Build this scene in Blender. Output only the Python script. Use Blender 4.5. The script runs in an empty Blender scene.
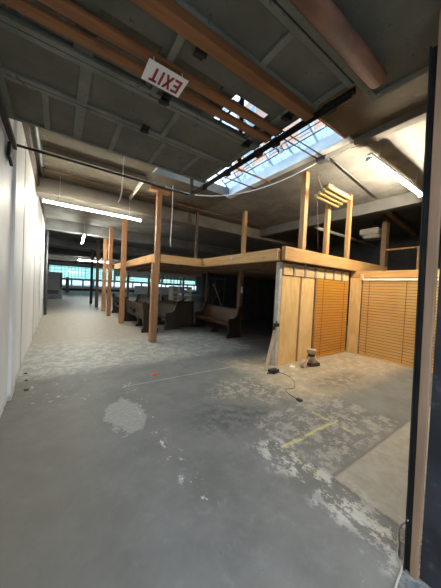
import bpy, bmesh, math, random
from mathutils import Vector, Matrix
random.seed(7)
C = bpy.context.scene.collection
PI = math.pi

# ------------------------------------------------------------------ node helpers
class NT:
    def __init__(s, name):
        s.m = bpy.data.materials.new(name); s.m.use_nodes = True
        s.t = s.m.node_tree; s.t.nodes.clear()
        s.out = s.t.nodes.new('ShaderNodeOutputMaterial')
        s._o = None
    def n(s, kind, **kw):
        x = s.t.nodes.new(kind)
        for k, v in kw.items(): setattr(x, k, v)
        return x
    def link(s, a, b): s.t.links.new(a, b)
    def put(s, sock, v):
        if isinstance(v, bpy.types.NodeSocket): s.link(v, sock)
        elif isinstance(v, (tuple, list)) and len(v) == 3 and sock.type == 'RGBA': sock.default_value = (*v, 1)
        else: sock.default_value = v
    def obj(s):
        if s._o is None: s._o = s.n('ShaderNodeTexCoord').outputs['Object']
        return s._o
    def scaled(s, sc, vec=None):
        x = s.n('ShaderNodeVectorMath', operation='MULTIPLY'); s.put(x.inputs[0], vec or s.obj()); x.inputs[1].default_value = sc
        return x.outputs[0]
    def noise(s, scale=3, detail=5, rough=.6, vec=None, dist=0):
        x = s.n('ShaderNodeTexNoise'); s.put(x.inputs['Vector'], vec or s.obj())
        x.inputs['Scale'].default_value = scale; x.inputs['Detail'].default_value = detail
        x.inputs['Roughness'].default_value = rough; x.inputs['Distortion'].default_value = dist
        return x.outputs['Fac']
    def math(s, op, a, b=0, c=None):
        x = s.n('ShaderNodeMath', operation=op); s.put(x.inputs[0], a); s.put(x.inputs[1], b)
        if c is not None: s.put(x.inputs[2], c)
        return x.outputs[0]
    def mul(s, *a):
        r = a[0]
        for b in a[1:]: r = s.math('MULTIPLY', r, b)
        return r
    def add(s, a, b): return s.math('ADD', a, b)
    def sub(s, a, b): return s.math('SUBTRACT', a, b)
    def mx(s, a, b): return s.math('MAXIMUM', a, b)
    def step(s, v, a, b):                       # 0 below a, 1 above b (or the reverse when a > b)
        x = s.n('ShaderNodeMapRange', interpolation_type='SMOOTHSTEP'); s.put(x.inputs['Value'], v)
        if a < b: x.inputs['From Min'].default_value = a; x.inputs['From Max'].default_value = b
        else:
            x.inputs['From Min'].default_value = b; x.inputs['From Max'].default_value = a
            x.inputs['To Min'].default_value = 1; x.inputs['To Max'].default_value = 0
        return x.outputs['Result']
    def mix(s, f, a, b):
        x = s.n('ShaderNodeMix', data_type='RGBA'); s.put(x.inputs[0], f); s.put(x.inputs[6], a); s.put(x.inputs[7], b)
        return x.outputs[2]
    def xyz(s, vec=None):
        x = s.n('ShaderNodeSeparateXYZ'); s.put(x.inputs[0], vec or s.obj()); return x.outputs
    def band(s, v, lo, hi, soft=.02): return s.mul(s.step(v, lo - soft, lo + soft), s.step(v, hi + soft, hi - soft))
    def rect(s, X, Y, x0, x1, y0, y1, soft=.02): return s.mul(s.band(X, x0, x1, soft), s.band(Y, y0, y1, soft))
    def blob(s, X, Y, cx, cy, rx, ry, soft=.3):
        dx = s.math('DIVIDE', s.sub(X, cx), rx); dy = s.math('DIVIDE', s.sub(Y, cy), ry)
        return s.step(s.math('SQRT', s.add(s.mul(dx, dx), s.mul(dy, dy))), 1 + soft, 1 - soft)
    def finish(s, col, rough=.7, metal=0, bump=None, bstr=.3, bdist=.01, spec=None):
        b = s.n('ShaderNodeBsdfPrincipled')
        s.put(b.inputs['Base Color'], col); s.put(b.inputs['Roughness'], rough); s.put(b.inputs['Metallic'], metal)
        if spec is not None: b.inputs['Specular IOR Level'].default_value = spec
        if bump is not None:
            k = s.n('ShaderNodeBump'); k.inputs['Strength'].default_value = bstr; k.inputs['Distance'].default_value = bdist
            s.put(k.inputs['Height'], bump); s.link(k.outputs[0], b.inputs['Normal'])
        s.link(b.outputs[0], s.out.inputs[0])
        return s.m

def mottled(name, a, b, scale=3, rough=.8, metal=0, bstr=.2, detail=6, c=None):
    t = NT(name); n = t.noise(scale, detail)
    col = t.mix(t.step(n, .35, .65), a, b)
    if c: col = t.mix(t.step(t.noise(scale * 4, 8, .7), .58, .66), col, c)
    return t.finish(col, rough, metal, t.noise(scale * 12, 4), bstr)

def wood(name, a, b, axis, knots=None, rough=.7, dark=None):
    t = NT(name); sc = [14, 14, 14]; sc[axis] = 1.1
    g = t.noise(1.6, 6, .6, t.scaled(sc), .4)
    col = t.mix(t.step(g, .35, .68), a, b)
    big = t.noise(1.3, 3, .5)
    col = t.mix(t.mul(t.step(big, .45, .75), .45), col, dark or tuple(v * .6 for v in b))
    if knots:
        v = t.n('ShaderNodeTexVoronoi'); sc2 = [7, 7, 7]; sc2[axis] = 2.2
        t.put(v.inputs['Vector'], t.scaled(sc2)); v.inputs['Scale'].default_value = 1
        col = t.mix(t.mul(t.step(v.outputs['Distance'], .16, .05), .8), col, knots)
    return t.finish(col, rough, 0, g, .15)

def flat(name, col, rough=.6, metal=0): return NT(name).finish(col, rough, metal)

def emit(name, col, strength):
    t = NT(name); e = t.n('ShaderNodeEmission'); t.put(e.inputs[0], col); e.inputs[1].default_value = strength
    t.link(e.outputs[0], t.out.inputs[0]); return t.m

def glass(name, tint, gloss=.06, diffuse=0, dcol=(.8, .9, 1), pattern=None, frame=(.3, .5, .5)):
    t = NT(name)
    tr = t.n('ShaderNodeBsdfTransparent'); t.put(tr.inputs[0], tint)
    gl = t.n('ShaderNodeBsdfGlossy'); gl.inputs['Roughness'].default_value = .05
    m = t.n('ShaderNodeMixShader'); m.inputs[0].default_value = gloss
    t.link(tr.outputs[0], m.inputs[1]); t.link(gl.outputs[0], m.inputs[2]); last = m.outputs[0]
    if diffuse:
        tl = t.n('ShaderNodeBsdfTranslucent'); t.put(tl.inputs[0], dcol)
        m2 = t.n('ShaderNodeMixShader')
        t.put(m2.inputs[0], t.mul(t.step(t.noise(9, 6, .7), .3, .6), diffuse) )
        t.link(last, m2.inputs[1]); t.link(tl.outputs[0], m2.inputs[2]); last = m2.outputs[0]
    if pattern:                                 # square joints of a glass block panel in the XZ plane
        o = t.xyz(); k = None
        for c in (o[0], o[2]):
            f = t.math('FRACT', t.math('DIVIDE', c, pattern)); g = t.mx(t.step(f, .09, .05), t.step(f, .91, .95))
            k = g if k is None else t.mx(k, g)
        d = t.n('ShaderNodeBsdfDiffuse'); t.put(d.inputs[0], frame)
        m3 = t.n('ShaderNodeMixShader'); t.put(m3.inputs[0], k); t.link(last, m3.inputs[1]); t.link(d.outputs[0], m3.inputs[2]); last = m3.outputs[0]
    t.link(last, t.out.inputs[0]); return t.m

# ------------------------------------------------------------------ mesh helpers
class MB:
    def __init__(s): s.b = bmesh.new()
    def box(s, x0, x1, y0, y1, z0, z1, rot=None, piv=None):
        r = bmesh.ops.create_cube(s.b, size=1)['verts']
        bmesh.ops.scale(s.b, vec=(x1 - x0, y1 - y0, z1 - z0), verts=r)
        bmesh.ops.translate(s.b, vec=((x0 + x1) / 2, (y0 + y1) / 2, (z0 + z1) / 2), verts=r)
        if rot: bmesh.ops.rotate(s.b, cent=piv or ((x0 + x1) / 2, (y0 + y1) / 2, (z0 + z1) / 2), matrix=rot, verts=r)
        return s
    def beam(s, p, q, w, h):                    # a box from p to q, w wide and h high
        p, q = Vector(p), Vector(q); d = q - p; L = d.length
        r = bmesh.ops.create_cube(s.b, size=1)['verts']
        bmesh.ops.scale(s.b, vec=(w, L, h), verts=r)
        rot = d.to_track_quat('Y', 'Z').to_matrix()
        bmesh.ops.rotate(s.b, cent=(0, 0, 0), matrix=rot, verts=r)
        bmesh.ops.translate(s.b, vec=(p + q) / 2, verts=r)
        return s
    def cyl(s, p, q, r, n=12, r2=None):
        p, q = Vector(p), Vector(q); d = q - p
        v = bmesh.ops.create_cone(s.b, cap_ends=True, segments=n, radius1=r, radius2=r if r2 is None else r2, depth=d.length)['verts']
        bmesh.ops.rotate(s.b, cent=(0, 0, 0), matrix=d.to_track_quat('Z', 'Y').to_matrix(), verts=v)
        bmesh.ops.translate(s.b, vec=(p + q) / 2, verts=v)
        return s
    def tube(s, pts, r, n=8):
        pts = [Vector(p) for p in pts]; rings = []
        for i, p in enumerate(pts):
            d = (pts[min(i + 1, len(pts) - 1)] - pts[max(i - 1, 0)]).normalized()
            q = d.to_track_quat('Z', 'Y').to_matrix()
            rings.append([s.b.verts.new(p + q @ Vector((r * math.cos(2 * PI * k / n), r * math.sin(2 * PI * k / n), 0))) for k in range(n)])
        for a, b in zip(rings, rings[1:]):
            for k in range(n): s.b.faces.new((a[k], a[(k + 1) % n], b[(k + 1) % n], b[k]))
        s.b.faces.new(rings[0][::-1]); s.b.faces.new(rings[-1])
        return s
    def prism(s, pts, f0, f1):                  # polygon pts (2D) between two maps 2D -> 3D
        a = [s.b.verts.new(f0(*p)) for p in pts]; b = [s.b.verts.new(f1(*p)) for p in pts]
        n = len(pts)
        s.b.faces.new(a); s.b.faces.new(b[::-1])
        for k in range(n): s.b.faces.new((a[k], b[k], b[(k + 1) % n], a[(k + 1) % n]))
        return s
    def out(s, name, mat, parent=None, bevel=0, smooth=False, loc=None):
        bmesh.ops.recalc_face_normals(s.b, faces=s.b.faces)
        base = Vector(loc) if loc else None
        if base is not None: bmesh.ops.translate(s.b, vec=-base, verts=s.b.verts)
        me = bpy.data.meshes.new(name); s.b.to_mesh(me); s.b.free()
        if smooth:
            for f in me.polygons: f.use_smooth = True
        me.materials.append(mat)
        o = bpy.data.objects.new(name, me); C.objects.link(o)
        if base is not None: o.location = base
        if parent:
            o.parent = parent
        if bevel:
            m = o.modifiers.new('bevel', 'BEVEL'); m.width = bevel; m.segments = 2; m.limit_method = 'ANGLE'
        return o

def tag(o, label, cat, group=None):
    o['label'] = label; o['category'] = cat
    if group: o['group'] = group
    return o
def thing(name, label, cat, loc=(0, 0, 0), rz=0, group=None):
    o = bpy.data.objects.new(name, None); C.objects.link(o); o.location = loc; o.rotation_euler = (0, 0, rz); o.empty_display_size = .1
    return tag(o, label, cat, group)
def struct(o): o['kind'] = 'structure'; return o
def dup(root, loc, rz=0, label=None, group=None):
    r = root.copy(); C.objects.link(r); r.location = loc; r.rotation_euler = (0, 0, rz)
    if label: r['label'] = label
    if group: r['group'] = group
    for ch in list(root.children):
        c = ch.copy(); C.objects.link(c); c.parent = r
        for g in list(ch.children):
            d = g.copy(); C.objects.link(d); d.parent = c
    return r

# ------------------------------------------------------------------ materials
fl = NT('painted_concrete')
X, Y, Z = fl.xyz()
w1 = fl.noise(2.2, 7, .65); w2 = fl.noise(7, 8, .7, fl.scaled((1, 1, 1)), .3); w3 = fl.noise(26, 8, .75)
wob = fl.mul(fl.sub(w1, .5), .5); XW = fl.add(X, wob); YW = fl.add(Y, fl.mul(fl.sub(w2, .5), .5))
XF = fl.add(X, fl.mul(fl.sub(w3, .5), .05)); YF = fl.add(Y, fl.mul(fl.sub(w2, .5), .04))
col = fl.mix(fl.step(w1, .3, .7), (.120, .124, .117), (.175, .178, .170))
col = fl.mix(fl.mul(fl.step(w2, .5, .68), .35), col, (.25, .255, .245))
# browner dust along the left wall and far down the aisle
col = fl.mix(fl.mul(fl.step(XW, .7, -.2), .6), col, (.15, .135, .10))
tanm = fl.mul(fl.step(YW, 6.2, 7.1), fl.step(XW, 2.9, 2.0))
col = fl.mix(fl.mul(tanm, fl.step(YW, 18, 12), .85), col, (.37, .33, .26))
# worn, flaking band across the aisle
worn = fl.mul(fl.step(YW, 4.5, 5.2), fl.step(YW, 7.6, 6.6), fl.step(XW, 4.8, 4.2))
col = fl.mix(fl.mul(worn, .8), col, (.33, .335, .30))
col = fl.mix(fl.mul(worn, fl.step(fl.noise(4.5, 12, .82), .49, .53)), col, (.44, .43, .38))
col = fl.mix(fl.mul(worn, fl.step(fl.noise(6.5, 12, .8), .55, .58), .5), col, (.17, .18, .175))
# bare concrete floor of the bay with the blinds
room = fl.mul(fl.step(YW, 1.75, 2.3), fl.step(XW, 2.7, 3.4), fl.step(YW, 4.4, 3.8))
col = fl.mix(fl.mul(room, .8), col, (.38, .31, .21))
col = fl.mix(fl.mul(room, fl.step(fl.noise(6, 10, .8), .46, .6), .7), col, (.54, .46, .33))
m = fl.mul(fl.blob(XW, YW, 2.6, 2.75, .75, .5), fl.step(fl.noise(9, 12, .82), .5, .54))
col = fl.mix(fl.mul(m, .8), col, (.42, .37, .26))
m = fl.mul(fl.blob(XW, YW, 4.35, 2.3, .8, .26, .5), fl.step(fl.noise(6, 8, .75), .42, .55))
col = fl.mix(fl.mul(m, .75), col, (.09, .08, .065))
m = fl.mul(fl.blob(XW, YW, 1.9, 2.35, .55, .35, .6), fl.step(fl.noise(9, 8, .75), .42, .58))
col = fl.mix(fl.mul(m, .8), col, (.06, .065, .065))
# area of scraped paint around the yellow lines
m = fl.mul(fl.rect(XF, YF, 1.95, 3.6, 1.1, 2.1, .05), fl.step(fl.noise(6, 12, .82), .5, .53))
col = fl.mix(fl.mul(m, .75), col, (.34, .325, .29))
# light repair patch
m = fl.blob(fl.add(X, fl.mul(fl.sub(w2, .5), .35)), fl.add(Y, fl.mul(fl.sub(w2, .5), .7)), .72, 2.97, .21, .42, .08)
col = fl.mix(fl.mul(m, .85), col, fl.mix(fl.step(w3, .4, .6), (.26, .265, .25), (.34, .34, .32)))
# slab of bare concrete beside the opening
slab = fl.mul(fl.step(XF, 2.0, 2.03), fl.step(YF, 1.09, 1.06))
col = fl.mix(slab, col, fl.mix(fl.step(w2, .35, .65), (.27, .255, .215), (.36, .34, .29)))
m = fl.mul(fl.mx(fl.mul(fl.band(YF, 1.06, 1.085, .012), fl.step(XF, 1.98, 2.02)), fl.mul(fl.band(XF, 1.985, 2.01, .01), fl.step(YF, 1.09, 1.05))), .7)
col = fl.mix(m, col, (.12, .10, .08))
# white paint scuffs
fk = fl.noise(7, 12, .8, fl.scaled((1.2, .8, 1)))
m = fl.mul(fl.rect(XW, Y, 1.68, 2.02, .35, 1.75, .1), fl.step(fk, .51, .53))
col = fl.mix(fl.mul(m, .85), col, (.50, .49, .44))
m = fl.mul(fl.rect(XF, Y, .87, 1.03, 1.4, 4.0, .04), fl.step(fk, .56, .59))
col = fl.mix(fl.mul(m, .9), col, (.55, .56, .54))
m = fl.mul(fl.rect(XW, YW, -.4, .45, 3.6, 4.9, .15), fl.step(fk, .58, .61))
col = fl.mix(fl.mul(m, .8), col, (.5, .5, .46))
m = fl.mul(fl.step(fl.noise(8, 10, .85, fl.scaled((1, 1.4, 1))), .64, .66), .8)
col = fl.mix(m, col, (.42, .43, .42))
m = fl.mul(fl.step(fl.noise(8, 9, .7, fl.scaled((2.4, .7, 1)), .5), .69, .72), .6)
col = fl.mix(m, col, (.06, .06, .055))
# slab joints
m = fl.mul(fl.band(YF, 3.78, 3.80, .012), fl.rect(X, Y, .9, 3.5, 3, 5))
col = fl.mix(fl.mul(m, .8), col, (.38, .38, .35))
m = fl.mul(fl.band(YF, 5.46, 5.50, .015), fl.step(X, 3.6, 3.7))
col = fl.mix(fl.mul(m, .8), col, (.42, .42, .38))
m = fl.mul(fl.band(YF, 7.1, 7.12, .012), fl.step(X, 2.6, 2.5))
col = fl.mix(fl.mul(m, .6), col, (.15, .14, .12))
# worn yellow marking
chips = fl.step(fl.noise(9, 10, .8), .56, .49)
yl = fl.mx(fl.rect(XF, YF, 1.93, 2.95, 1.54, 1.585, .006), fl.mul(fl.rect(XF, YF, 2.82, 2.87, 1.28, 1.85, .006), .7))
yl = fl.mx(yl, fl.mul(fl.rect(XF, YF, 1.9, 1.94, 1.15, 1.58, .008), fl.step(fk, .46, .52)))
col = fl.mix(fl.mul(yl, fl.add(.12, fl.mul(chips, .6))), col, (.55, .52, .20))
rg = fl.add(.52, fl.mul(fl.step(w2, .4, .7), .25))
M_floor = fl.finish(col, rg, 0, fl.add(w3, fl.mul(w2, 2)), .25, .006, spec=.35)

# dark grey, peeling concrete ceiling
ce = NT('peeling_ceiling_concrete')
cx, cy, cz = ce.xyz()
c = ce.mix(ce.step(ce.noise(1.1, 6), .35, .65), (.075, .058, .034), (.12, .096, .062))
grey = ce.mix(ce.step(ce.noise(2, 6), .35, .65), (.15, .14, .122), (.22, .21, .185))
gm = ce.mx(ce.step(cx, 3.9, 4.2), ce.step(cy, 7.7, 7.9)); c = ce.mix(gm, c, grey)
void_shade = ce.mx(ce.step(cx, 7.1, 7.5), ce.step(cy, 13, 17))  # gloom of the loft void and far hall, painted into the ceiling colour
c = ce.mix(ce.mul(ce.mx(void_shade, ce.mul(ce.step(cy, 8, 9), ce.step(cx, 4, 5))), .8), c, (.09, .09, .085))
c = ce.mix(ce.mul(ce.step(ce.noise(3.5, 9, .75, None, 1.5), .56, .62), .35), c, (.30, .27, .21))
c = ce.mix(ce.mul(ce.step(ce.noise(5, 9, .7, None, .5), .60, .66), .5), c, (.10, .085, .065))
M_ceil = ce.finish(c, .9, 0, ce.noise(14, 8, .7), .4, .01)

M_gird = mottled('girder_concrete', (.115, .102, .08), (.165, .148, .12), 1.6, .9, c=(.11, .10, .08))
M_girdd = mottled('dark_girder_concrete', (.12, .12, .11), (.17, .165, .155), 1.6, .9)
wl = NT('white_wall_panel')
a, b, c_ = wl.xyz()
colw = wl.mix(wl.step(wl.noise(1.4, 5, .5, wl.scaled((1, 1, .35))), .3, .7), (.74, .73, .70), (.84, .835, .81))
colw = wl.mix(wl.mul(wl.step(wl.noise(4, 8, .7, wl.scaled((1, 2, .5))), .6, .7), .3), colw, (.48, .46, .41))
colw = wl.mix(wl.mul(wl.step(c_, .12, .0), wl.step(wl.noise(9, 7, .7), .45, .6), .8), colw, (.2, .18, .15))
M_white = wl.finish(colw, .55, 0, wl.noise(3, 4, .5, wl.scaled((1, 1, .3))), .15)
M_seam = flat('dark_seam', (.25, .25, .24), .7)
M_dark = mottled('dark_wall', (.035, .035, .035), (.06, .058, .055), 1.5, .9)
M_fardull = mottled('far_wall_paint', (.50, .55, .55), (.62, .66, .65), 1, .8)
M_post = wood('rough_fir_post', (.40, .20, .09), (.30, .14, .055), 2, knots=(.20, .09, .04))
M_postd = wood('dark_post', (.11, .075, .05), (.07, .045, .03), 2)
M_stud = wood('stud_wood', (.42, .24, .10), (.30, .155, .06), 2, knots=(.22, .10, .04))
M_beamX = wood('beam_wood_across', (.56, .33, .13), (.45, .24, .08), 0, knots=(.30, .13, .05))
M_beamY = wood('beam_wood_along', (.56, .33, .13), (.45, .24, .08), 1, knots=(.30, .13, .05))
M_deck = wood('deck_boards', (.20, .12, .07), (.13, .075, .04), 0)
M_blk = wood('block_wood', (.74, .52, .27), (.62, .40, .18), 0, knots=(.35, .16, .06))
M_end = mottled('end_grain', (.25, .22, .18), (.36, .31, .24), 20, .9)
M_ply = NT('plywood')
g = M_ply.noise(2.2, 6, .55, M_ply.scaled((2.4, 2.4, .7)), 1.5)
cp = M_ply.mix(M_ply.step(g, .35, .65), (.72, .45, .17), (.80, .55, .25))
cp = M_ply.mix(M_ply.mul(M_ply.step(M_ply.noise(1.3, 3), .5, .75), .35), cp, (.55, .36, .16))
M_ply = M_ply.finish(cp, .65, 0, g, .05)
M_pale = wood('pale_board', (.60, .46, .34), (.48, .35, .24), 2)
M_slat = wood('orange_slat', (.86, .57, .23), (.80, .50, .18), 1, rough=.45, dark=(.68, .36, .10))
M_slatX = wood('orange_slat_across', (.78, .38, .06), (.72, .33, .05), 0, rough=.45, dark=(.66, .29, .04))
M_cordm = flat('blind_cord', (.25, .13, .05), .8)
M_rail = flat('blind_rail', (.85, .78, .65), .5)
M_greypost = mottled('grey_painted_edge', (.42, .38, .33), (.55, .50, .44), 8, .8)
M_door = mottled('garage_door_paint', (.10, .093, .067), (.14, .132, .098), 2.5, .75, c=(.065, .06, .045))
M_doorr = mottled('garage_door_rail', (.14, .14, .105), (.20, .20, .155), 3.5, .7, c=(.075, .072, .055))
M_strut = wood('orange_strut', (.27, .11, .035), (.19, .07, .022), 0, knots=(.10, .035, .015))
M_steel = mottled('black_steel', (.018, .018, .018), (.035, .033, .03), 6, .5, .6)
M_steelg = mottled('grey_steel', (.10, .11, .11), (.16, .17, .17), 6, .5, .5)
M_rust = mottled('rusty_pipe', (.19, .075, .035), (.10, .04, .02), 5, .75)
M_alu = mottled('flashing', (.60, .64, .66), (.72, .76, .78), 4, .5, .1)
M_jamb = wood('jamb_wood', (.32, .20, .12), (.25, .15, .085), 2, rough=.75)
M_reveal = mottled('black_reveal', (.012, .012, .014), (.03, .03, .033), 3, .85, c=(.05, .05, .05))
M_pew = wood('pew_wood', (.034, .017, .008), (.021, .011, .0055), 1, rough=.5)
M_pewp = wood('screen_wood', (.10, .058, .03), (.07, .04, .02), 2)
M_pewl = wood('pew_seat_wood', (.11, .048, .018), (.07, .03, .012), 1, rough=.4)
M_sign = flat('sign_white', (.80, .77, .70), .5)
M_red = flat('sign_red', (.33, .02, .03), .6)
M_wire = flat('white_wire', (.75, .72, .66), .6)
M_tube = emit('lit_tube', (1, .88, .68), 120)
M_tubeL = emit('lit_tube_cool', (1, .95, .82), 62)
M_tubef = emit('far_tube', (.97, 1, .93), 60)
M_tubeff = emit('farthest_tube', (.97, 1, .93), 160)
M_fix = flat('fixture_enamel', (.75, .73, .68), .4)
M_oldtube = flat('yellowed_tube', (.50, .38, .15), .4)
M_brick = mottled('small_brick', (.50, .37, .25), (.40, .28, .18), 12, .9, c=(.6, .5, .4))
M_brickd = mottled('dark_brick', (.13, .09, .06), (.08, .055, .04), 12, .9)
M_brick2 = mottled('pale_disc_wood', (.66, .52, .36), (.52, .38, .25), 12, .9)
M_black = flat('black_plastic', (.012, .012, .012), .5)
M_redp = flat('red_plastic', (.75, .09, .05), .5)
M_rack = mottled('pale_metal', (.50, .47, .42), (.38, .35, .31), 6, .5, .2)
M_pallet = mottled('white_painted_wood', (.80, .78, .70), (.68, .66, .58), 5, .8)
M_cab = mottled('cabinet_grey', (.42, .46, .50), (.36, .40, .44), 2, .6)
bw = NT('outside_brick')
br = bw.n('ShaderNodeTexBrick'); cmb = bw.n('ShaderNodeCombineXYZ'); o = bw.xyz()
bw.link(o[1], cmb.inputs[0]); bw.link(o[2], cmb.inputs[1]); bw.link(cmb.outputs[0], br.inputs['Vector'])
br.inputs['Scale'].default_value = 2; br.inputs['Color1'].default_value = (.80, .42, .28, 1); br.inputs['Color2'].default_value = (.74, .36, .24, 1)
br.inputs['Mortar'].default_value = (.70, .58, .5, 1)
M_bldg = bw.finish(br.outputs['Color'], .9)
M_glass = glass('skylight_glass', (.90, .95, .97))
M_frost = glass('frosted_glass', (.62, .78, .90), .05, .75, (.62, .80, .95))
M_teal = glass('glass_block', (.66, .84, .70), .03, .35, (.6, .88, .84), pattern=.45, frame=(.30, .50, .48))
M_clear = glass('window_glass', (.85, .92, .95))
M_ground = mottled('outside_asphalt', (.20, .20, .20), (.27, .27, .265), .8, .9)

# ------------------------------------------------------------------ the room
H = 4.2
MB().box(-1.4, 24, -.35, 44.2, -.2, 0).out('floor', M_floor); struct(bpy.data.objects['floor'])
struct(MB().box(-90, 110, -90, 130, -.5, -.21).out('ground', M_ground))
# roof slab with the skylight opening x 1.75..4.0, y 2.2..5.62
SX0, SX1, SY0, SY1 = 1.75, 4.0, 2.2, 5.62
m = MB()
m.box(-1.4, SX0, -.2, 44.2, H, H + .25); m.box(SX1, 24, -.2, 44.2, H, H + .25)
m.box(SX0, SX1, -.2, SY0, H, H + .25); m.box(SX0, SX1, SY1, 44.2, H, H + .25)
struct(m.out('ceiling', M_ceil))
# left wall: white panels as far as y 12.7, set back and dark beyond
struct(MB().box(-.62, -.5, .4, 12.7, 0, H).out('wall_left', M_white))
lw = bpy.data.objects['wall_left']
m = MB(); m.box(-.5, -.465, 4.02, 4.4, 0, 3.9); o = m.out('trim_1', M_white); struct(o)
m = MB()
for y in (5.3, 7.75, 10.2): m.box(-.502, -.494, y - .008, y + .008, 0, 3.9)
struct(m.out('trim_2', M_seam))
struct(MB().box(-.5, -.44, .6, 12.7, 3.93, 4.06).out('trim_3', M_postd, bevel=.005))
struct(MB().box(-1.4, -1.3, 12.7, 44, 0, H).out('wall_left_far', M_dark))
struct(MB().box(-1.4, -.5, 12.7, 12.82, 0, H).out('wall_return', M_white))
struct(MB().box(23.9, 24, -.2, 44, 0, H).out('wall_right', M_dark))
# front wall around the opening the picture was taken from
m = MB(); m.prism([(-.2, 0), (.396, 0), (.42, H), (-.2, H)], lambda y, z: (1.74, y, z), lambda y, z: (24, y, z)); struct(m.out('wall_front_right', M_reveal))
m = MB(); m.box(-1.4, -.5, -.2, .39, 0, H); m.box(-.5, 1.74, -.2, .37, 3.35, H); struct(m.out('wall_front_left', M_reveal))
# far wall with glass block above and a row of clear windows below
ZW = [(0, .75), (1.6, 1.95), (3.75, H)]
m = MB()
for a, b in ZW: m.box(-1.4, 24, 44, 44.2, a, b)
x = -1.4; edges = []
while x < 24:
    edges.append(x); m.box(x, x + .25, 44, 44.2, .75, 1.6); x += 1.55
for x in (-1.4, 7.9, 15.8, 23.7): m.box(x, x + .3, 44, 44.2, 1.95, 3.75)
m.box(8.2, 23.7, 44, 44.2, 2.65, 3.75)
struct(m.out('wall_back', M_fardull))
for i, (a, b) in enumerate([(-1.1, 7.9), (8.2, 15.8), (16.1, 23.7)]):
    struct(MB().box(a, b, 44.08, 44.12, 1.95, 3.75 if i == 0 else 2.65).out('window_%d' % (i + 1), M_teal))
    f = MB(); 
    k = a
    while k < b: f.box(k, k + .06, 44.0, 44.06, 1.95, 3.75 if i == 0 else 2.65); k += 2.4
    q = struct(f.out('window_frame', M_steelg)); q.name = 'trim_%d' % (20 + i)
for i, x in enumerate(edges[:-1]):
    struct(MB().box(x + .25, x + 1.55, 44.08, 44.12, .75, 1.6).out('window_%d' % (i + 4), M_clear))
struct(MB().box(0, 24, 43.6, 43.98, 0, .35).out('trim_30', M_dark))

# girders and ceiling beams
def girder(n, x0, x1, y0, y1, z0, mat): return struct(MB().box(x0, x1, y0, y1, z0, H).out('trim_%d' % n, mat, bevel=.015))
girder(4, -.5, 24, 7.65, 8.1, 3.78, M_gird)
girder(5, -1.3, 24, 12.6, 13.0, 3.75, M_girdd)
girder(6, -1.3, 24, 18.0, 18.4, 3.75, M_girdd)
girder(7, -1.3, 24, 24.0, 24.4, 3.7, M_girdd)
girder(8, -1.3, 24, 31.0, 31.4, 3.7, M_girdd)
girder(9, -1.3, 24, 38.0, 38.4, 3.7, M_girdd)
girder(10, 7.15, 7.4, .37, 7.65, 3.88, M_girdd)
girder(11, 4.02, 4.2, .37, SY0 - .05, 4.08, M_gird)
girder(12, -.3, 1.7, 5.9, 6.0, 4.1, M_gird)

# small services on the ceiling
def pipe(name, pts, r, mat, label, cat='pipe', group=None): return tag(MB().tube(pts, r).out(name, mat, smooth=True), label, cat, group)
pipe('conduit', [(-.47, .6, 4.12), (-.47, 7.6, 4.12)], .022, M_rack, 'thin pale conduit running along the ceiling corner above the white wall')
pipe('conduit', [(-.36, .6, 4.16), (-.36, 7.6, 4.16)], .03, M_steelg, 'thicker grey conduit in the ceiling corner beside the white wall')
pipe('conduit', [(-.36, 6.9, 4.14), (1.0, 7.0, 4.14), (4.5, 7.1, 4.16), (7.1, 7.1, 4.16)], .02, M_rust, 'rusty brown conduit crossing the ceiling in front of the concrete girder')
pipe('conduit', [(4.3, 2.7, 4.18), (7.0, 3.0, 4.18)], .010, M_steelg, 'thin conduit on the grey ceiling between the skylight and the lit tube')
tag(MB().beam((1.68, 6.05, 4.15), (1.74, 7.6, 4.15), .05, .09).out('ceiling_joist', M_pallet), 'short pale joist on the ceiling beside the top of the nearest tall post', 'joist')
pipe('drain_pipe', [(-.42, 13.0, 3.7), (-.42, 13.0, .02)], .05, M_steelg, 'grey downpipe at the far end of the white wall')
pipe('drain_pipe', [(7.62, 5.4, 4.15), (7.62, 5.25, 3.95), (7.66, 5.1, 3.86), (7.8, 5.05, 3.84), (11.8, 5.0, 3.80)], .055, M_pallet, 'white elbowed pipe hanging in the dark above the blinds room')

# ------------------------------------------------------------------ skylight
sk = MB()   # curb
sk.box(SX1 - .04, SX1, SY0, SY1, H, 4.42)
struct(sk.out('trim_13', M_alu))
struct(MB().box(SX0, SX0 + .04, SY0, SY1, H, 4.42).out('trim_14', M_alu))
struct(MB().box(SX0, SX1, SY0, SY0 + .04, H - .02, 4.42).out('trim_15', M_post))
struct(MB().box(SX0, SX1, SY1 - .04, SY1, H, 4.42).out('trim_16', M_gird))
struct(MB().box(SX1 - .11, SX1 + .05, SY0 - .05, SY1, H - .035, H - .002).out('trim_17', M_alu))
RX, RZ = 2.85, 5.25        # ridge
def slope(t, side=1):
    ex = SX1 if side > 0 else SX0
    return (ex + (RX - ex) * t, 4.42 + (RZ - 4.42) * t)
def pane(t0, t1, side, mat, n, y0=SY0, y1=SY1):
    (a, za), (b, zb) = slope(t0, side), slope(t1, side)
    m = MB(); m.prism([(y0, 0), (y1, 0), (y1, 1), (y0, 1)], lambda y, k: (a + (b - a) * k, y, za + (zb - za) * k), lambda y, k: (a + (b - a) * k, y, za + (zb - za) * k + .008))
    return struct(m.out('window_%d' % n, mat))
pane(0, .15, 1, M_frost, 40); pane(.15, 1, 1, M_glass, 41); pane(0, .4, -1, M_frost, 42); pane(.4, 1, -1, M_glass, 43)
m = MB()
for y in (SY0 + .02, SY1 - .02):
    m.prism([(SX0, 4.42), (SX1, 4.42), (RX, RZ)], lambda x, z: (x, y - .008, z), lambda x, z: (x, y + .008, z))
struct(m.out('window_44', M_glass))
m = MB()
k = SY0 + .03
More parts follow.
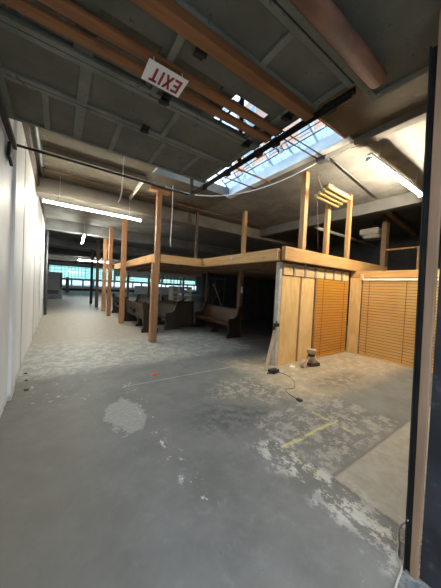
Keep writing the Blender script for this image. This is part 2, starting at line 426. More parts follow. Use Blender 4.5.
while k < SY1:
    for side in (1, -1):
        (a, za), (b, zb) = slope(0, side), slope(1, side)
        m.beam((a, k, za - .01), (b, k, zb - .01), .035, .05)
    k += .565
for side in (1, -1):
    for t in (0, .15, 1):
        a, za = slope(t, side); m.beam((a, SY0, za - .012), (a, SY1, za - .012), .035, .035)
struct(m.out('trim_18', M_alu))
# iron guard inside the skylight: two long rods with looped ends and a ring ornament
gd = thing('skylight_guard', 'thin black iron guard rods with looped ends under the skylight glass', 'guard', (3.7, SY0, 4.5))
def gp(y, t): a, z = slope(t, 1); return (a - .10 - 3.7, y - SY0, z - .12 - 4.5)
for (y0, y1) in ((SY0 + .25, 3.4), (3.5, 4.6), (4.68, SY1 - .15)):
    pts = []
    for k in range(9): a = -PI / 2 + PI * k / 8; pts.append(gp(y1 - .06 + .06 * math.cos(a), .20 + .045 * math.sin(a)))
    for k in range(9): a = PI / 2 + PI * k / 8; pts.append(gp(y0 + .06 + .06 * math.cos(a), .20 + .045 * math.sin(a)))
    pts.append(pts[0]); MB().tube(pts, .009, 6).out('guard_rod', M_steel, gd)
m = MB()
for r in (.07, .035): m.tube([gp(3.46 + r * math.cos(2 * PI * k / 14),   .20 + .8 * r * math.sin(2 * PI * k / 14)) for k in range(15)], .007, 6)
m.out('ring_ornament', M_steel, gd)
# conduits that cross under the skylight opening
for y, d, lab in ((2.72, .012, 'black conduit crossing under the skylight nearest its near end'), (2.84, .012, 'black conduit of the close pair crossing under the skylight, farther of the two'),
                  (4.12, .018, 'rusty conduit crossing under the middle of the skylight'), (4.62, .014, 'black conduit crossing under the far part of the skylight')):
    pipe('conduit', [(1.9, y - .02, 4.15), (4.12, y, 4.15)], d, M_rust if d > .015 else M_steel, lab)
jb = MB().box(4.06, 4.2, 2.68, 2.88, 4.10, 4.19).out('junction_box', M_steelg, bevel=.004)
tag(jb, 'small grey junction box at the skylight edge where the paired conduits end', 'junction box')
# loose white wires
def sag(p, q, s, n=14):
    p, q = Vector(p), Vector(q); return [p.lerp(q, k / n) - Vector((0, 0, s * 4 * (k / n) * (1 - k / n))) for k in range(n + 1)]
pipe('loose_wire', sag((2.15, 5.75, 4.02), (4.15, 2.85, 4.15), .42, 20), .011, M_wire, 'slack white wire sagging beneath the skylight edge', 'wire')
pipe('loose_wire', sag((4.12, 2.75, 4.12), (4.12, 1.3, 4.2), .05) , .010, M_wire, 'loose white wire looping from the junction box toward the lit tube', 'wire')
pipe('hanging_cord', [(1.0, 5.0, 4.19), (1.0, 5.0, 3.7), (.985, 5.0, 3.35), (.96, 5.0, 3.22), (.93, 5.0, 3.15)], .012, M_wire, 'white cord dangling from the brown ceiling beside the lit left tube', 'cord')
m = MB().cyl((1.0, 5.0, 4.12), (1.0, 5.0, 4.2), .07, 16); tag(m.out('ceiling_rose', M_pallet), 'round white ceiling box that the dangling cord hangs from', 'ceiling box')
m = MB().cyl((.2, 6.15, 4.14), (.2, 6.15, 4.2), .045, 14); tag(m.out('ceiling_rose', M_steelg), 'small round box on the brown ceiling near the white wall', 'ceiling box')
pipe('hanging_cord', [(2.42, 5.95, 4.19), (2.43, 5.95, 3.4), (2.42, 5.97, 2.75), (2.44, 5.98, 2.6)], .010, M_wire, 'thin pale wire hanging just right of the nearest tall post', 'cord')
pipe('hanging_cord', [(4.55, 3.18, 4.19), (4.7, 3.2, 3.2), (4.78, 3.2, 2.56)], .009, M_rust, 'brown wire hanging between the posts above the plywood panels', 'cord')

# outside, seen through the glass
ob = thing('brick_building', 'pink brick building seen above the roof through the skylight', 'building', (12.5, 11, -.21))
MB().box(0, 8, -6.5, 6.0, 0, 17).out('wall', M_bldg, ob)
for y in (-4.6, -1.9, .8, 3.5):
    for z in (8.2, 11.6, 14.6):
        w = MB().box(-.06, .02, y, y + 1.1, z, z + 1.8).out('window', M_alu, ob)
        MB().box(-.08, -.06, y + .1, y + 1.0, z + .1, z + 1.7).out('pane', M_cab, w)

# ------------------------------------------------------------------ raised garage door
DZ = 3.2
gdoor = thing('garage_door', 'raised sectional garage door hanging flat overhead with brown struts', 'garage door', (.67, 3.22, DZ))
def dl(x0, x1, y0, y1, z0, z1): return (x0 - .67, x1 - .67, y0 - 3.22, y1 - 3.22, z0 - DZ, z1 - DZ)
secs = [(2.57, 3.22), (2.065, 2.56), (1.35, 2.055), (.99, 1.34), (.41, .98)]
L, R_ = -.44, 1.812
stiles = [-.44, -.14, .12, .44 + .0, .92, 1.36, 1.70]
for i, (y0, y1) in enumerate(secs):
    r = 2.10 if i == 4 else R_
    wins = [(-.33, .05), (.17, .55), (.68, 1.06), (1.18, 1.58)] if i == 2 else []
    m = MB()
    if wins:
        wy0, wy1 = 1.63, 2.01
        m.box(*dl(L, r, y0, wy0, DZ, DZ + .03)); m.box(*dl(L, r, wy1, y1, DZ, DZ + .03))
        xs = [L] + [v for w in wins for v in w] + [r]
        for a, b in zip(xs[::2], xs[1::2]): m.box(*dl(a, b, wy0, wy1, DZ, DZ + .03))
    else: m.box(*dl(L, r, y0, y1, DZ, DZ + .03))
    s = m.out('door_section', M_door, gdoor)
    f = MB(); t = .045
    f.box(*dl(L, r, y0, y0 + t, DZ - .022, DZ)); f.box(*dl(L, r, y1 - t, y1, DZ - .022, DZ))
    sts = {0: [-.44, -.15, .10, .46, .93, 1.36, 1.735], 1: [-.44, .10, .86, 1.735], 2: [-.44, .59, 1.62], 3: [-.44, .35, 1.13, 1.735], 4: [-.44, .35, 1.15, 2.05]}[i]
    for x in sts: f.box(*dl(x, x + (.05 if x not in (.10,) else .08), y0 + t, y1 - t, DZ - .022, DZ))
    f.out('section_frame', M_doorr, s, bevel=.003)
    if wins:
        for a, b in wins: MB().box(*dl(a, b, wy0, wy1, DZ + .012, DZ + .018)).out('pane', M_glass, s)
def strut(y, w, h, x1, z=DZ - .022):
    return MB().box(*dl(L, x1, y, y + w, z - h, z)).out('strut', M_strut, gdoor, bevel=.006)
strut(1.665, .09, .028, 1.79); strut(1.81, .085, .028, 1.79); strut(1.315, .085, .07, 1.79)
MB().cyl((L - .67, .83 - 3.22, -.085), (1.82 - .67, .83 - 3.22, -.085), .058, 18).out('torsion_pipe', M_rust, gdoor, smooth=True)
for x, y in ((.68, 2.02), (.66, 2.52), (.72, 1.46), (1.62, 2.05), (1.64, 1.5)):
    m = MB(); m.box(*dl(x, x + .07, y - .06, y + .06, DZ - .035, DZ - .022)); m.cyl((x + .0 - .67, y - 3.22, -.045), (x + .07 - .67, y - 3.22, -.045), .018, 10)
    m.out('hinge', M_steel, gdoor)
# tracks
def track(name, label, bits):
    m = MB()
    for p, q, w, h in bits: m.beam(p, q, w, h)
    return tag(m.out(name, M_steel), label, 'door track')
tr = track('door_track', 'black steel track rail carrying the right edge of the raised door', [((1.83, 1.0, 3.14), (1.83, 3.78, 3.14), .05, .012), ((1.855, 1.0, 3.17), (1.855, 3.78, 3.17), .008, .06), ((1.81, 1.0, 3.11), (1.81, 3.78, 3.11), .006, .04)])
m = MB().box(1.83, 1.87, 3.70, 3.75, 3.12, H).out('track_hanger', M_steel, tr)
m = MB().box(1.83, 1.87, 2.4, 2.44, 3.2, H).out('track_hanger', M_steel, tr)
for y in (1.15, 1.75, 2.0, 2.6, 3.2): MB().box(1.795, 1.86, y, y + .09, 3.10, 3.16).out('roller_bracket', M_steel, tr)
track('door_track', 'black steel track rail along the white wall under the raised door', [((-.455, .5, 3.16), (-.455, 3.74, 3.12), .05, .05), ((-.47, 3.5, 3.0), (-.47, 3.72, 2.96), .03, .16)])
tag(MB().cyl((-.43, 3.73, 3.15), (1.80, 3.73, 3.15), .016, 10).out('cross_bar', M_steel, smooth=True), 'thin black bar spanning between the ends of the two door tracks', 'bar')
vt = track('door_track', 'black vertical door track standing against the brown wooden jamb', [((1.733, .449, 0), (1.733, .494, 3.02), .010, .024), ((1.722, .460, 0), (1.722, .508, 3.02), .03, .006)])
vt.data.materials[0] = M_steelg
vt.data.materials[0] = M_steel
struct(MB().prism([(.399, 0), (.434, 0), (.480, 3.2), (.425, 3.2)], lambda y, z: (1.708, y, z), lambda y, z: (1.738, y, z)).out('door_frame', M_jamb, bevel=.004)).name = 'trim_19'

# exit sign hung under the door
sx0, sx1, sy0, sy1, sz = .465, .755, 1.64, 1.83, 3.09
sg = thing('exit_sign', 'white sign with upside-down red letters EXIT hanging under the raised door', 'sign', (sx0, sy0, sz))
MB().box(0, sx1 - sx0, 0, sy1 - sy0, 0, .006).out('sign_board', M_sign, sg, bevel=.002)
def poly_letter(polys, cx):
    m = MB()                                   # letters read from +x to -x, tops toward +y
    for p in polys:
        m.prism([(cx - u, v) for u, v in p], lambda x, y: (x, y, -.0035), lambda x, y: (x, y, .001))
    return m.out('letter', M_red, sg)
hh, b0, tk = .125, .037, .016
def R2(u0, u1, v0, v1): return [(u0, v0), (u1, v0), (u1, v1), (u0, v1)]
b1 = b0 + hh
poly_letter([R2(0, tk, b0, b1), R2(tk, .052, b0, b0 + .02), R2(tk, .052, b1 - .02, b1), R2(tk, .046, b0 + hh / 2 - .010, b0 + hh / 2 + .010)], .260)
poly_letter([[(0, b0), (.018, b0), (.060, b1), (.042, b1)], [(.042, b0), (.060, b0), (.018, b1), (0, b1)]], .200)
poly_letter([R2(0, tk, b0, b1)], .127)
poly_letter([R2(.019, .019 + tk, b0, b1), R2(0, .054, b1 - .02, b1)], .098)
for x, y in ((.04, .185), (.25, .185), (.04, .015), (.25, .015)):
    MB().tube([(x, y, .004), (x, y + (.012 if y < .1 else .02), .035), (x, y + (.02 if y < .1 else .03), .06)], .0035, 6).out('hanging_wire', M_wire, sg)

# ------------------------------------------------------------------ fluorescent lights
def tube_light(name, label, p, q, r, mat, housing=.07, chains=True):
    p, q = Vector(p), Vector(q); t = thing(name, label, 'fluorescent light', p)
    d = q - p; n = d.normalized(); side = Vector((-n.y, n.x, 0))
    MB().beam((0, 0, .055), d + Vector((0, 0, .055)), housing, .045).out('housing', M_fix, t, bevel=.006)
    for s in (0,): MB().cyl(side * s + n * .04, d + side * s - n * .04, r, 12).out('tube', mat, t, smooth=True)
    for k in (.0, 1.0): MB().beam(d * k - side * .05 + n * (.02 if k == 0 else -.02), d * k + side * .05 + n * (.02 if k == 0 else -.02), .03, .05).out('end_cap', M_fix, t)
    if chains:
        for k in (.15, .85): MB().cyl(d * k + Vector((0, 0, .07)), d * k + Vector((0, 0, H - p.z)), .006, 6).out('hanger_rod', M_rack, t)
    return t
tube_light('fluorescent_light', 'lit fluorescent tube light nearest the white wall, hanging before the girder', (-.37, 7.35, 3.50), (2.06, 7.40, 3.50), .019, M_tubeL)
tube_light('fluorescent_light', 'bright fluorescent tube light over the room with the blinds', (4.2, 1.97, 3.86), (6.65, 1.95, 3.86), .022, M_tube)
tube_light('fluorescent_light', 'short lit tube light seen nearly end-on above the far aisle', (.88, 11.5, 3.5), (.97, 14.0, 3.5), .03, M_tubef)
tube_light('fluorescent_light', 'faint lit tube light crossing the far end of the aisle', (1.5, 25.5, 3.5), (4.2, 25.6, 3.5), .03, M_tubeff)
t = thing('fluorescent_light', 'unlit fixture with four yellowed tubes below the ceiling near the wooden posts', 'fluorescent light', (4.50, 2.95, 3.70), .03)
t.rotation_euler = (math.radians(-22), 0, .03)
MB().box(.02, .90, -.13, .26, .07, .10).out('housing', M_steelg, t, bevel=.006)
for k in range(4): MB().cyl((0, -.09 + k * .096, .03), (.92, -.09 + k * .096, .03), .043, 14).out('tube', M_oldtube, t, smooth=True)
for x in (.15, .78): MB().cyl((x, .08, .12), (x, .08, H - 3.70), .008, 6).out('hanger_rod', M_rack, t)

# ------------------------------------------------------------------ posts and beams of the loft
def post(label, x, y, z0, z1, w=.15, d=.13, mat=M_post, group=None, extra=None, cap=False, name='wooden_post'):
    t = tag(MB().box(x - w / 2, x + w / 2, y - d / 2, y + d / 2, z0, z1).out(name, mat, bevel=.006, loc=(x, y, z0)), label, 'post', group)
    return t
p = post('nearest tall wooden post, standing alone at the corner of the loft beams', 2.25, 6.47, 0, 4.13, .13, .13)
MB().box(-.125, -.066, -.07, .07, 0, 2.19).out('side_board', M_post, p, bevel=.005)
MB().box(-.28, .28, -.12, .12, 4.13, 4.19).out('cap_plate', M_post, p, bevel=.005)
post('wooden post beside the near pew, second along the aisle', 2.12, 9.93, 0, H - .01, .18, .12)
post('wooden post where the left loft beam ends, by the far pew', 2.02, 12.2, 0, H - .01, .17, .14)
post('wooden post just past the end of the left loft beam', 2.10, 14.33, 0, H - .01, .19, .14)
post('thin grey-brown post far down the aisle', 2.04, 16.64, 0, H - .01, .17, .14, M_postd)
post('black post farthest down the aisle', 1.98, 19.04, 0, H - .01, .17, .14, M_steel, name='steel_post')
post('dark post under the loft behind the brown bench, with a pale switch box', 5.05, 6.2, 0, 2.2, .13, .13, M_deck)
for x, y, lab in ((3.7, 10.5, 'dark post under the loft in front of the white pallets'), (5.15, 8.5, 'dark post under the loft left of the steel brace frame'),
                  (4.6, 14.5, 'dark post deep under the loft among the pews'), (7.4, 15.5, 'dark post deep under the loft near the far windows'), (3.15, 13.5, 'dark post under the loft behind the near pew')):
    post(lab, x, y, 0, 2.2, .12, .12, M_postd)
# posts above the loft
post('tall wooden post standing on the loft beam above the plywood panels', 4.42, 3.36, 2.5, H - .01, .12, .12, M_stud)
post('wooden post under the yellowed tubes, second from the loft corner', 5.33, 3.36, 2.5, H - .01, .11, .10, M_stud)
post('wooden post right of the yellowed tubes, third from the loft corner', 6.30, 3.36, 2.5, H - .01, .10, .10, M_stud)
post('dim wooden post on the loft under the skylight end', 5.14, 6.25, 2.36, H - .01, .12, .12, M_stud)
post('faint dark post standing on the far part of the loft', 3.9, 7.3, 2.36, H - .01, .08, .08, M_postd)
post('dark post behind the loft beam, left of the hanging vent unit', 8.62, 3.39, 2.36, H - .01, .22, .14, M_deck)
post('short wooden stud at the right end of the loft rail', 8.6, 2.47, 2.36, 3.02, .10, .10, M_stud)
tag(MB().box(8.56, 8.64, 2.42, 3.32, 3.02, 3.07).out('loft_rail', M_stud, bevel=.004), 'horizontal wooden rail above the right end of the loft', 'rail')
tag(MB().box(8.8, 12, 5.6, 5.66, 3.0, 3.06).out('loft_rail', M_postd, bevel=.004), 'thin dim rail crossing the dark back of the loft', 'rail')

def lbeam(label, x0, x1, y0, y1, z0, z1, mat, name='wooden_beam'):
    return tag(MB().box(x0, x1, y0, y1, z0, z1).out(name, mat, bevel=.006), label, 'beam')
lbeam('long wooden loft beam running beside the aisle above the pews', 2.19, 2.29, 6.54, 12.13, 2.22, 2.45, M_beamY)
lbeam('wooden loft beam crossing right from the nearest tall post', 2.33, 3.66, 6.40, 6.50, 2.21, 2.44, M_beamX)
lbeam('wooden loft beam running toward the plywood room above the bench', 3.67, 3.77, 3.37, 6.50, 2.21, 2.45, M_beamY)
lb = lbeam('wooden loft beam above the plywood panels and narrow blind', 3.78, 8.6, 3.26, 3.36, 2.22, 2.50, M_beamX)
tag(MB().cyl((3.655, 4.9, 2.36), (3.67, 4.9, 2.36), .045, 12).out('metal_disc', M_rack), 'small pale metal disc nailed to the loft beam above the bench', 'disc')
# loft floor, with joists under it
m = MB(); m.box(2.3, 12, 6.52, 13, 2.30, 2.36); m.box(3.78, 12, 3.42, 6.5, 2.30, 2.36)
lf = tag(m.out('loft_floor', M_deck), 'dark brown board floor of the low loft over the pews', 'loft floor')
k = 0
for x in [2.9 + .6 * i for i in range(16)]:
    y0 = 6.52 if x < 3.8 else 3.44
    MB().box(x - .025, x + .025, y0, 12.98, 2.2, 2.298).out('joist', M_deck, lf)

# ------------------------------------------------------------------ plywood corner room
def plank(name, label, cat, x0, x1, y0, y1, z0, z1, mat, bevel=.003, group=None):
    return tag(MB().box(x0, x1, y0, y1, z0, z1).out(name, mat, bevel=bevel), label, cat, group)
plank('edge_post', 'grey-painted post at the left edge of the plywood wall', 'post', 3.80, 3.88, 3.40, 3.50, 0, 2.19, M_greypost)
plank('plywood_sheet', 'wide plywood panel at the left end of the wooden wall', 'plywood panel', 3.885, 4.47, 3.395, 3.42, .0, 1.92, M_ply)
plank('wood_batten', 'brown upright batten between the two plywood panels', 'batten', 4.475, 4.535, 3.40, 3.45, 0, 1.92, M_post)
plank('plywood_sheet', 'narrower plywood panel next to the narrow blind', 'plywood panel', 4.54, 5.02, 3.395, 3.42, 0, 1.92, M_ply)
plank('wood_batten', 'brown upright batten at the left side of the narrow blind', 'batten', 5.025, 5.085, 3.36, 3.45, 0, 1.92, M_post)
plank('wall_backing', 'brown backing board behind the narrow orange blind', 'board', 5.09, 6.62, 3.42, 3.45, 0, 2.19, M_deck)
# row of blocks over the panels with joist ends between
x = 3.9; i = 0
names = ['first', 'second', 'third', 'fourth', 'fifth', 'sixth', 'seventh']
while i < 7:
    w = .30
    plank('wood_block', '%s short board from the left in the row above the plywood' % names[i], 'board', x, x + w, 3.375, 3.415, 1.93, 2.17, M_blk, .004, 'short boards above the plywood')
    if i < 6: plank('joist_end', 'grey joist end between the %s and %s short boards' % (names[i], names[i + 1]), 'joist', x + w + .01, x + w + .075, 3.36, 3.44, 1.92, 2.19, M_end, .003, 'joist ends above the plywood')
    x += w + .085; i += 1
# right wall of the room
plank('header_board', 'horizontal header board over the wide blind', 'board', 6.66, 6.74, .6, 3.40, 2.04, 2.21, M_beamY, .005)
plank('plywood_strip', 'upright pale plywood strip in the corner beside the wide blind', 'plywood panel', 6.655, 6.68, 3.10, 3.40, 0, 2.03, M_ply)
plank('wall_backing', 'brown backing board behind the wide orange blind', 'board', 6.70, 6.73, .6, 3.09, 0, 2.03, M_deck)
plank('wood_block', 'small pale wooden block at the top left of the wide blind', 'block', 6.62, 6.655, 3.06, 3.13, 1.98, 2.14, M_blk)

def blind_slats(along, L_, z0, z1, mat, name, label, loc):
    t = thing(name, label, 'blind', loc)
    n = 27; pitch = (z1 - z0) / n
    m = MB()
    for k in range(n):
        zc = z0 + pitch * (k + .5)
        if along == 'x': m.box(0, L_, -.004, .004, zc - pitch * .435, zc + pitch * .435, Matrix.Rotation(math.radians(14), 3, 'X'))
        else: m.box(-.004, .004, 0, L_, zc - pitch * .435, zc + pitch * .435, Matrix.Rotation(math.radians(-14), 3, 'Y'))
    m.out('slats', mat, t)
    for f in ((.17, .83) if along == 'x' else (.115, .605, .93)):
        q = L_ * f
        if along == 'x': MB().box(q - .006, q + .006, -.022, -.018, z0, z1).out('ladder_cord', M_cordm, t)
        else: MB().box(-.022, -.018, q - .006, q + .006, z0, z1).out('ladder_cord', M_cordm, t)
    if along == 'x':
        MB().box(0, L_, -.02, .02, z0 - .035, z0 - .005).out('bottom_rail', mat, t)
    else:
        MB().box(-.02, .02, 0, L_, z0 - .035, z0 - .005).out('bottom_rail', mat, t)
        MB().box(-.035, .02, 0, L_, z1 + .002, z1 + .055).out('head_rail', M_rail, t, bevel=.004)
    return t
blind_slats('x', 1.44, .05, 1.92, M_slatX, 'wooden_blind', 'narrow orange wooden slat blind beside the plywood panels', (5.10, 3.385, 0))
blind_slats('y', 2.44, .04, 1.96, M_slat, 'wooden_blind', 'wide orange wooden slat blind under a pale head rail', (6.64, .62, 0))

# vent unit in the dark above
v = thing('ceiling_vent', 'pale round-bottomed vent unit hanging in the dark loft', 'vent', (9.15, 3.98, 3.68))
MB().box(-.38, .38, -.30, .30, 0, .20).out('housing', M_rack, v, bevel=.03)
MB().cyl((0, 0, -.12), (0, 0, 0), .28, 24, .34).out('diffuser', M_rack, v)
MB().box(-.03, .03, -.03, .03, .20, .50).out('hanger', M_steelg, v)
tag(MB().beam((8.0, 3.1, 4.06), (11.5, 3.5, 4.06), .14, .12).out('ceiling_joist', M_stud), 'pale wooden joist on the dark ceiling above the vent unit', 'joist')

# ------------------------------------------------------------------ leaning board, tool, blocks
lbd = thing('leaning_board', 'pale board leaning on the grey post with a dark clamp on top', 'board', (3.46, 3.30, 0))
MB().beam((-.02, -.0, .015), (.245, .03, .86), .08, .025).out('plank', M_pale, lbd, bevel=.003)
MB().box(.17, .29, -.02, .05, .86, .93).cyl((.19, -.05, .90), (.29, .07, .95), .018, 10).box(.13, .17, -.02, .02, .80, .88).out('clamp', M_black, lbd, bevel=.006)
tl = thing('power_tool', 'small black power tool lying at the foot of the leaning board', 'tool', (3.46, 3.13, 0))
m = MB(); m.cyl((-.10, 0, .055), (.07, .0, .055), .045, 14); m.box(-.04, .13, -.05, .04, .008, .07); m.out('body', M_black, tl, bevel=.008)
MB().cyl((-.17, -.03, .03), (-.10, -.005, .05), .014, 10).out('nozzle', M_steel, tl)
MB().box(-.02, .03, -.05, -.02, .0, .02).out('foot', M_steel, tl)
def smooth_pts(pts, n=6):
    out = []
    P = [Vector(p) for p in pts]
    for i in range(len(P) - 1):
        a, b, c, d = P[max(i - 1, 0)], P[i], P[i + 1], P[min(i + 2, len(P) - 1)]
        for k in range(n):
            t = k / n
            out.append(.5 * ((2 * b) + (c - a) * t + (2 * a - 5 * b + 4 * c - d) * t * t + (3 * b - a - 3 * c + d) * t ** 3))
    return out + [P[-1]]
MB().tube(smooth_pts([(.10, -.03, .02), (.15, -.24, .008), (.02, -.48, .006), (-.20, -.66, .006), (-.38, -.64, .006), (-.46, -.76, .006), (-.50, -.95, .006)]), .004, 6).out('power_cord', M_black, tl, smooth=True)
MB().box(-.53, -.47, -1.03, -.95, 0, .025).out('plug', M_black, tl, bevel=.006)
# stack of blocks
def disc(label, x, y, z, r, h, mat, name='wood_disc', rot=0, cat='wood disc'):
    m = MB(); m.cyl((0, 0, 0), (0, 0, h), r, 18, r * .96)
    o = m.out(name, mat, bevel=.008); o.location = (x, y, z); o.rotation_euler = (0, 0, rot); return tag(o, label, cat)
b = MB().box(-.13, .13, -.06, .06, 0, .075).out('brick', M_brickd, bevel=.006); b.location = (4.62, 3.04, 0); b.rotation_euler = (0, 0, -.25); tag(b, 'lower brick on the floor under the small stack by the plywood', 'brick')
b = MB().box(-.11, .11, -.055, .055, 0, .07).out('brick', M_brick, bevel=.006); b.location = (4.61, 3.05, .076); b.rotation_euler = (0, 0, .15); tag(b, 'upper brick resting on the floor brick in the small stack', 'brick')
disc('lowest round of the three stacked on the bricks by the plywood', 4.53, 3.04, .147, .10, .07, M_brick)
disc('middle round of the three stacked on the bricks by the plywood', 4.53, 3.04, .218, .07, .065, M_brickd)
disc('topmost round of the small stack by the plywood', 4.53, 3.04, .284, .10, .085, M_brick)
m = MB(); m.cyl((0, -.035, .085), (0, .035, .085), .085, 18); o = m.out('wood_disc', M_brick2, bevel=.006); o.location = (4.32, 3.06, 0); o.rotation_euler = (0, 0, .2)
tag(o, 'wooden round standing on its edge left of the stack', 'wood disc')
b = MB().box(-.09, .05, -.05, .05, 0, .015).out('wood_scrap', M_pallet); b.location = (4.13, 3.20, 0); b.rotation_euler = (0, 0, .5); tag(b, 'thin pale wood scrap on the floor before the plywood panel', 'scrap')
# red litter
m = MB(); m.box(-.05, .05, -.03, .03, 0, .012); m.box(.0, .07, -.045, -.01, .0, .03, Matrix.Rotation(.4, 3, 'Z'))
o = m.out('plastic_scrap', M_redp, bevel=.004); o.location = (1.43, 4.06, 0); tag(o, 'small red plastic scrap lying on the grey floor', 'scrap')
for x, y, lab, c in ((-.36, 4.70, 'small black debris chip at the foot of the white wall, nearer', 0), (-.40, 5.05, 'small black debris chip at the foot of the white wall, farther', 1), (-.33, 4.3, 'dark crumb of debris on the floor nearest the white wall corner', 2)):
    m = MB(); m.box(-.012, .012, -.025, .03, 0, .015, Matrix.Rotation(.5 * c, 3, 'Z')); m.box(-.03, .01, -.01, .02, 0, .012)
    o = m.out('debris_chip', M_black, bevel=.004); o.location = (x, y, 0); tag(o, lab, 'debris')
# cable by the jamb
cab = tag(MB().tube(smooth_pts([(1.715, .46, .30), (1.80, .52, .16), (1.90, .55, .02), (1.84, .53, .01), (1.76, .51, .01), (1.71, .47, .01), (1.64, .46, .01), (1.56, .45, .01), (1.40, .42, .01)]), .0055, 8).out('white_cable', M_rack, smooth=True), 'white cable curling on the floor at the foot of the wooden jamb', 'cable')

# ------------------------------------------------------------------ pews
def pew(label, x, y, rz, L_=2.3, rack=False, seatmat=None, group='church pews under the loft'):
    """local: length along Y (0..L), the sitter faces -X, backrest at +X"""
    t = thing('church_pew', label, 'pew', (x, y, 0), rz, group)
    sm = seatmat or M_pew
    prof = [(-.28, 0), (.27, 0), (.27, .12), (.22, .16), (.24, .70), (.27, .88)]
    for k in range(9):
        a = PI * k / 8; prof.append((.20 + .07 * math.cos(a), .93 + .08 * math.sin(a)))
    prof += [(.10, .80), (.05, .68), (-.08, .61), (-.20, .62), (-.26, .58), (-.25, .46), (-.22, .16), (-.28, .12)]
    for y0 in (0, L_ - .06):
        MB().prism(prof, lambda a, b: (a, y0, b), lambda a, b: (a, y0 + .06, b)).out('end_panel', M_pew, t, bevel=.006)
    MB().prism([(-.22, .43), (.12, .40), (.12, .435), (-.22, .465)], lambda a, b: (a, .06, b), lambda a, b: (a, L_ - .06, b)).out('seat', sm, t)
    MB().prism([(.10, .38), (.13, .38), (.23, .88), (.20, .89)], lambda a, b: (a, .06, b), lambda a, b: (a, L_ - .06, b)).out('backrest', sm, t)
    MB().prism([(.18, .87), (.245, .87), (.25, .92), (.18, .92)], lambda a, b: (a, .06, b), lambda a, b: (a, L_ - .06, b)).out('top_rail', M_pew, t)
    MB().box(-.20, -.17, .06, L_ - .06, .36, .43).out('front_rail', M_pew, t)
    MB().prism([(-.17, 0), (.12, 0), (.10, .07), (.03, .10), (.03, .39), (-.12, .39), (-.12, .10), (-.17, .07)], lambda a, b: (a, L_ / 2 - .025, b), lambda a, b: (a, L_ / 2 + .025, b)).out('center_support', M_pew, t)
    if rack:
        m = MB(); m.box(.215, .30, L_ * .40, L_ * .60, .55, .57); m.box(.285, .30, L_ * .40, L_ * .60, .57, .65)
        for q in (.40, .595): m.box(.215, .30, L_ * q, L_ * q + .015, .55, .68)
        m.out('hymnal_rack', M_steel, t)
        MB().box(.12, .15, .06, L_ - .06, .38, .50).out('back_rail', M_pew, t)
    return t
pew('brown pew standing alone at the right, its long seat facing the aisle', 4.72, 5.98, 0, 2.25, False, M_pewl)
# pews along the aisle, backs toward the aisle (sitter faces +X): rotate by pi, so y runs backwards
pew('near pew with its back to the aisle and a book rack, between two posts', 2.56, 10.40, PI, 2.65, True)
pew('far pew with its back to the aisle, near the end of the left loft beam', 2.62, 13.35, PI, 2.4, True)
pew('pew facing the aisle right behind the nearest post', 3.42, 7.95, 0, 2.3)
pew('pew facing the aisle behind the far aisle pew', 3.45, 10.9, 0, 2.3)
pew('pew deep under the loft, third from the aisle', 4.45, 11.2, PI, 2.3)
sc_ = thing('panel_screen', 'low brown panelled wooden screen between the pews', 'screen', (4.08, 8.32, 0), .2)
MB().box(-.36, .36, -.02, .02, .04, .95).out('panel', M_pewp, sc_)
for x in (-.40, .36): MB().box(x, x + .05, -.035, .035, 0, 1.0).out('stile', M_pew, sc_, bevel=.004)
MB().box(-.36, .36, -.03, .03, .95, 1.0).out('top_rail', M_pew, sc_)

# rack, pallets, brace frame and back partition under the loft
rk = thing('metal_rack', 'pale metal rack with upright bars standing behind the pews', 'rack', (3.88, 10.52, 0), .02)
MB().box(0, 1.05, -.03, .03, 2.08, 2.16).out('top_rail', M_rack, rk); MB().box(.1, .95, -.03, .03, 1.58, 1.66).out('lower_rail', M_rack, rk)
for x in (.12, .3, .48, .66, .84): MB().cyl((x, 0, 1.66), (x, 0, 2.08), .018, 8).out('bar', M_steel, rk)
for x in (.02, .98): MB().box(x, x + .05, -.025, .025, 0, 2.08).out('leg', M_rack, rk)
pl = thing('pallet_shelf', 'white slatted crate shelf in the gap under the loft', 'shelf', (5.0, 12.0, 0), .03)
for z in (.72, .98, 1.24, 1.5):
    MB().box(0, 1.15, -.25, .25, z, z + .05).out('board', M_pallet, pl); 
    MB().box(0, 1.15, -.27, -.25, z - .06, z + .05).out('front_slat', M_pallet, pl)
for x in (0, .54, 1.09): MB().box(x, x + .06, -.25, .25, 0, 1.5).out('upright', M_pallet, pl)
bf = thing('bracing_rack', 'grey steel frame with a diagonal brace leaning near the back partition', 'frame', (5.25, 8.75, 0), .03)
m = MB()
for x in (0, .32, .95): m.box(x, x + .03, -.015, .015, 0, 2.05)
m.out('upright', M_steelg, bf); MB().box(0, 1.1, -.015, .015, 1.95, 2.0).out('rail', M_steelg, bf)
MB().beam((.35, -.03, 1.75), (.95, -.03, .55), .05, .03).out('brace', M_rack, bf); MB().beam((.35, -.03, .9), (.7, -.03, 1.5), .04, .03).out('brace', M_steelg, bf)
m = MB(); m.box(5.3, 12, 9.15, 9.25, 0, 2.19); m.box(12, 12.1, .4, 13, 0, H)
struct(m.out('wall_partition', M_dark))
for i, x in enumerate((5.9, 7.2, 8.5, 9.8)):
    tag(MB().box(x, x + .07, 9.08, 9.14, 0, 2.19).out('partition_stud', M_postd), ['leftmost', 'second', 'third', 'rightmost'][i] + ' dark stud on the black partition under the loft', 'stud', 'studs on the black partition')
sb = MB().box(5.02, 5.08, 6.10, 6.13, 1.45, 1.66).out('switch_box', M_pallet, bevel=.004); tag(sb, 'small white switch box on the dark post behind the bench', 'switch box')

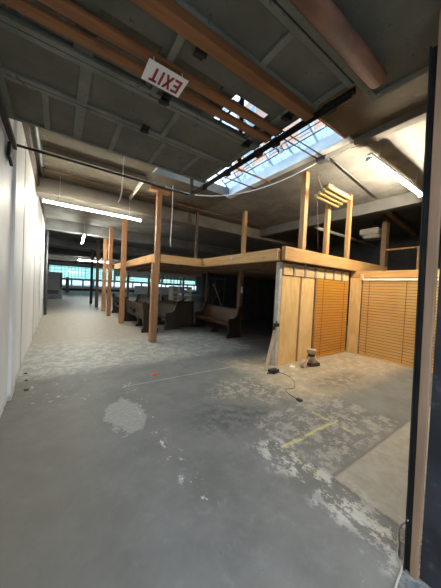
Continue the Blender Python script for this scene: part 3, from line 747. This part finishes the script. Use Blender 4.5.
# far objects
cb = thing('tall_cabinet', 'tall grey cabinet standing at the far left against the dark wall', 'cabinet', (-.38, 24.3, 0))
MB().box(-.78, .72, -.3, .5, 0, 2.2).out('body', M_cab, cb, bevel=.02)
MB().box(-.3, .45, -.32, -.305, .42, .72).out('vent_grille', M_steelg, cb)
MB().box(.55, .70, -.32, -.305, .8, 2.0).out('door_edge', M_steelg, cb)
tag(MB().box(5.2, 6.2, 39, 39.6, 0, .45).out('low_crate', M_black, bevel=.03), 'small black crate on the bright floor at the far end', 'crate')
tag(MB().box(.9, 1.3, 38, 38.4, 0, 2.0).out('dark_locker', M_steel, bevel=.02), 'narrow dark locker at the far left beside the windows', 'locker')
tag(MB().box(9.6, 17.0, 36.5, 37.1, 0, 1.25).out('long_counter', M_cab, bevel=.02), 'long grey counter below the far windows', 'counter')

# ------------------------------------------------------------------ sky
w = bpy.data.worlds.new('sky'); bpy.context.scene.world = w; w.use_nodes = True
nt = w.node_tree; nt.nodes.clear()
tc = nt.nodes.new('ShaderNodeTexCoord'); nz = nt.nodes.new('ShaderNodeTexNoise'); nz.inputs['Scale'].default_value = 2.2; nz.inputs['Detail'].default_value = 6
mr = nt.nodes.new('ShaderNodeMapRange'); mr.inputs['From Min'].default_value = .42; mr.inputs['From Max'].default_value = .62
mxn = nt.nodes.new('ShaderNodeMix'); mxn.data_type = 'RGBA'; mxn.inputs[6].default_value = (.40, .62, .92, 1); mxn.inputs[7].default_value = (.93, .97, 1.0, 1)
bg = nt.nodes.new('ShaderNodeBackground'); bg.inputs[1].default_value = .95; ow = nt.nodes.new('ShaderNodeOutputWorld')
nt.links.new(tc.outputs['Generated'], nz.inputs['Vector']); nt.links.new(nz.outputs['Fac'], mr.inputs['Value']); nt.links.new(mr.outputs['Result'], mxn.inputs[0])
nt.links.new(mxn.outputs[2], bg.inputs[0]); nt.links.new(bg.outputs[0], ow.inputs[0])

# ------------------------------------------------------------------ camera
yaw, pitch, roll, f = .601869542, -.0275625187, .0481764052, 237.823474
cd = bpy.data.cameras.new('camera'); cam = bpy.data.objects.new('camera', cd); C.objects.link(cam)
F = Vector((math.sin(yaw) * math.cos(pitch), math.cos(yaw) * math.cos(pitch), math.sin(pitch)))
R0 = Vector((math.cos(yaw), -math.sin(yaw), 0)); U0 = R0.cross(F)
c_, s_ = math.cos(roll), math.sin(roll)
Rr = c_ * R0 + s_ * U0; Uu = -s_ * R0 + c_ * U0
mt = Matrix((Rr, Uu, -F)).transposed().to_4x4(); mt.translation = (0, 0, 1.6); cam.matrix_world = mt
cd.sensor_fit = 'VERTICAL'; cd.sensor_height = 24; cd.lens = 24 * f / 588; cd.clip_start = .02; cd.clip_end = 300
sc = bpy.context.scene; sc.camera = cam
sc.view_settings.view_transform = 'Standard'; sc.view_settings.look = 'None'; sc.view_settings.gamma = 1; sc.view_settings.use_curve_mapping = False
sc.view_settings.exposure = 2.0
sc.cycles.max_bounces = 8; sc.cycles.transparent_max_bounces = 12; sc.cycles.diffuse_bounces = 5
sc.cycles.use_denoising = True; sc.cycles.sample_clamp_indirect = 6
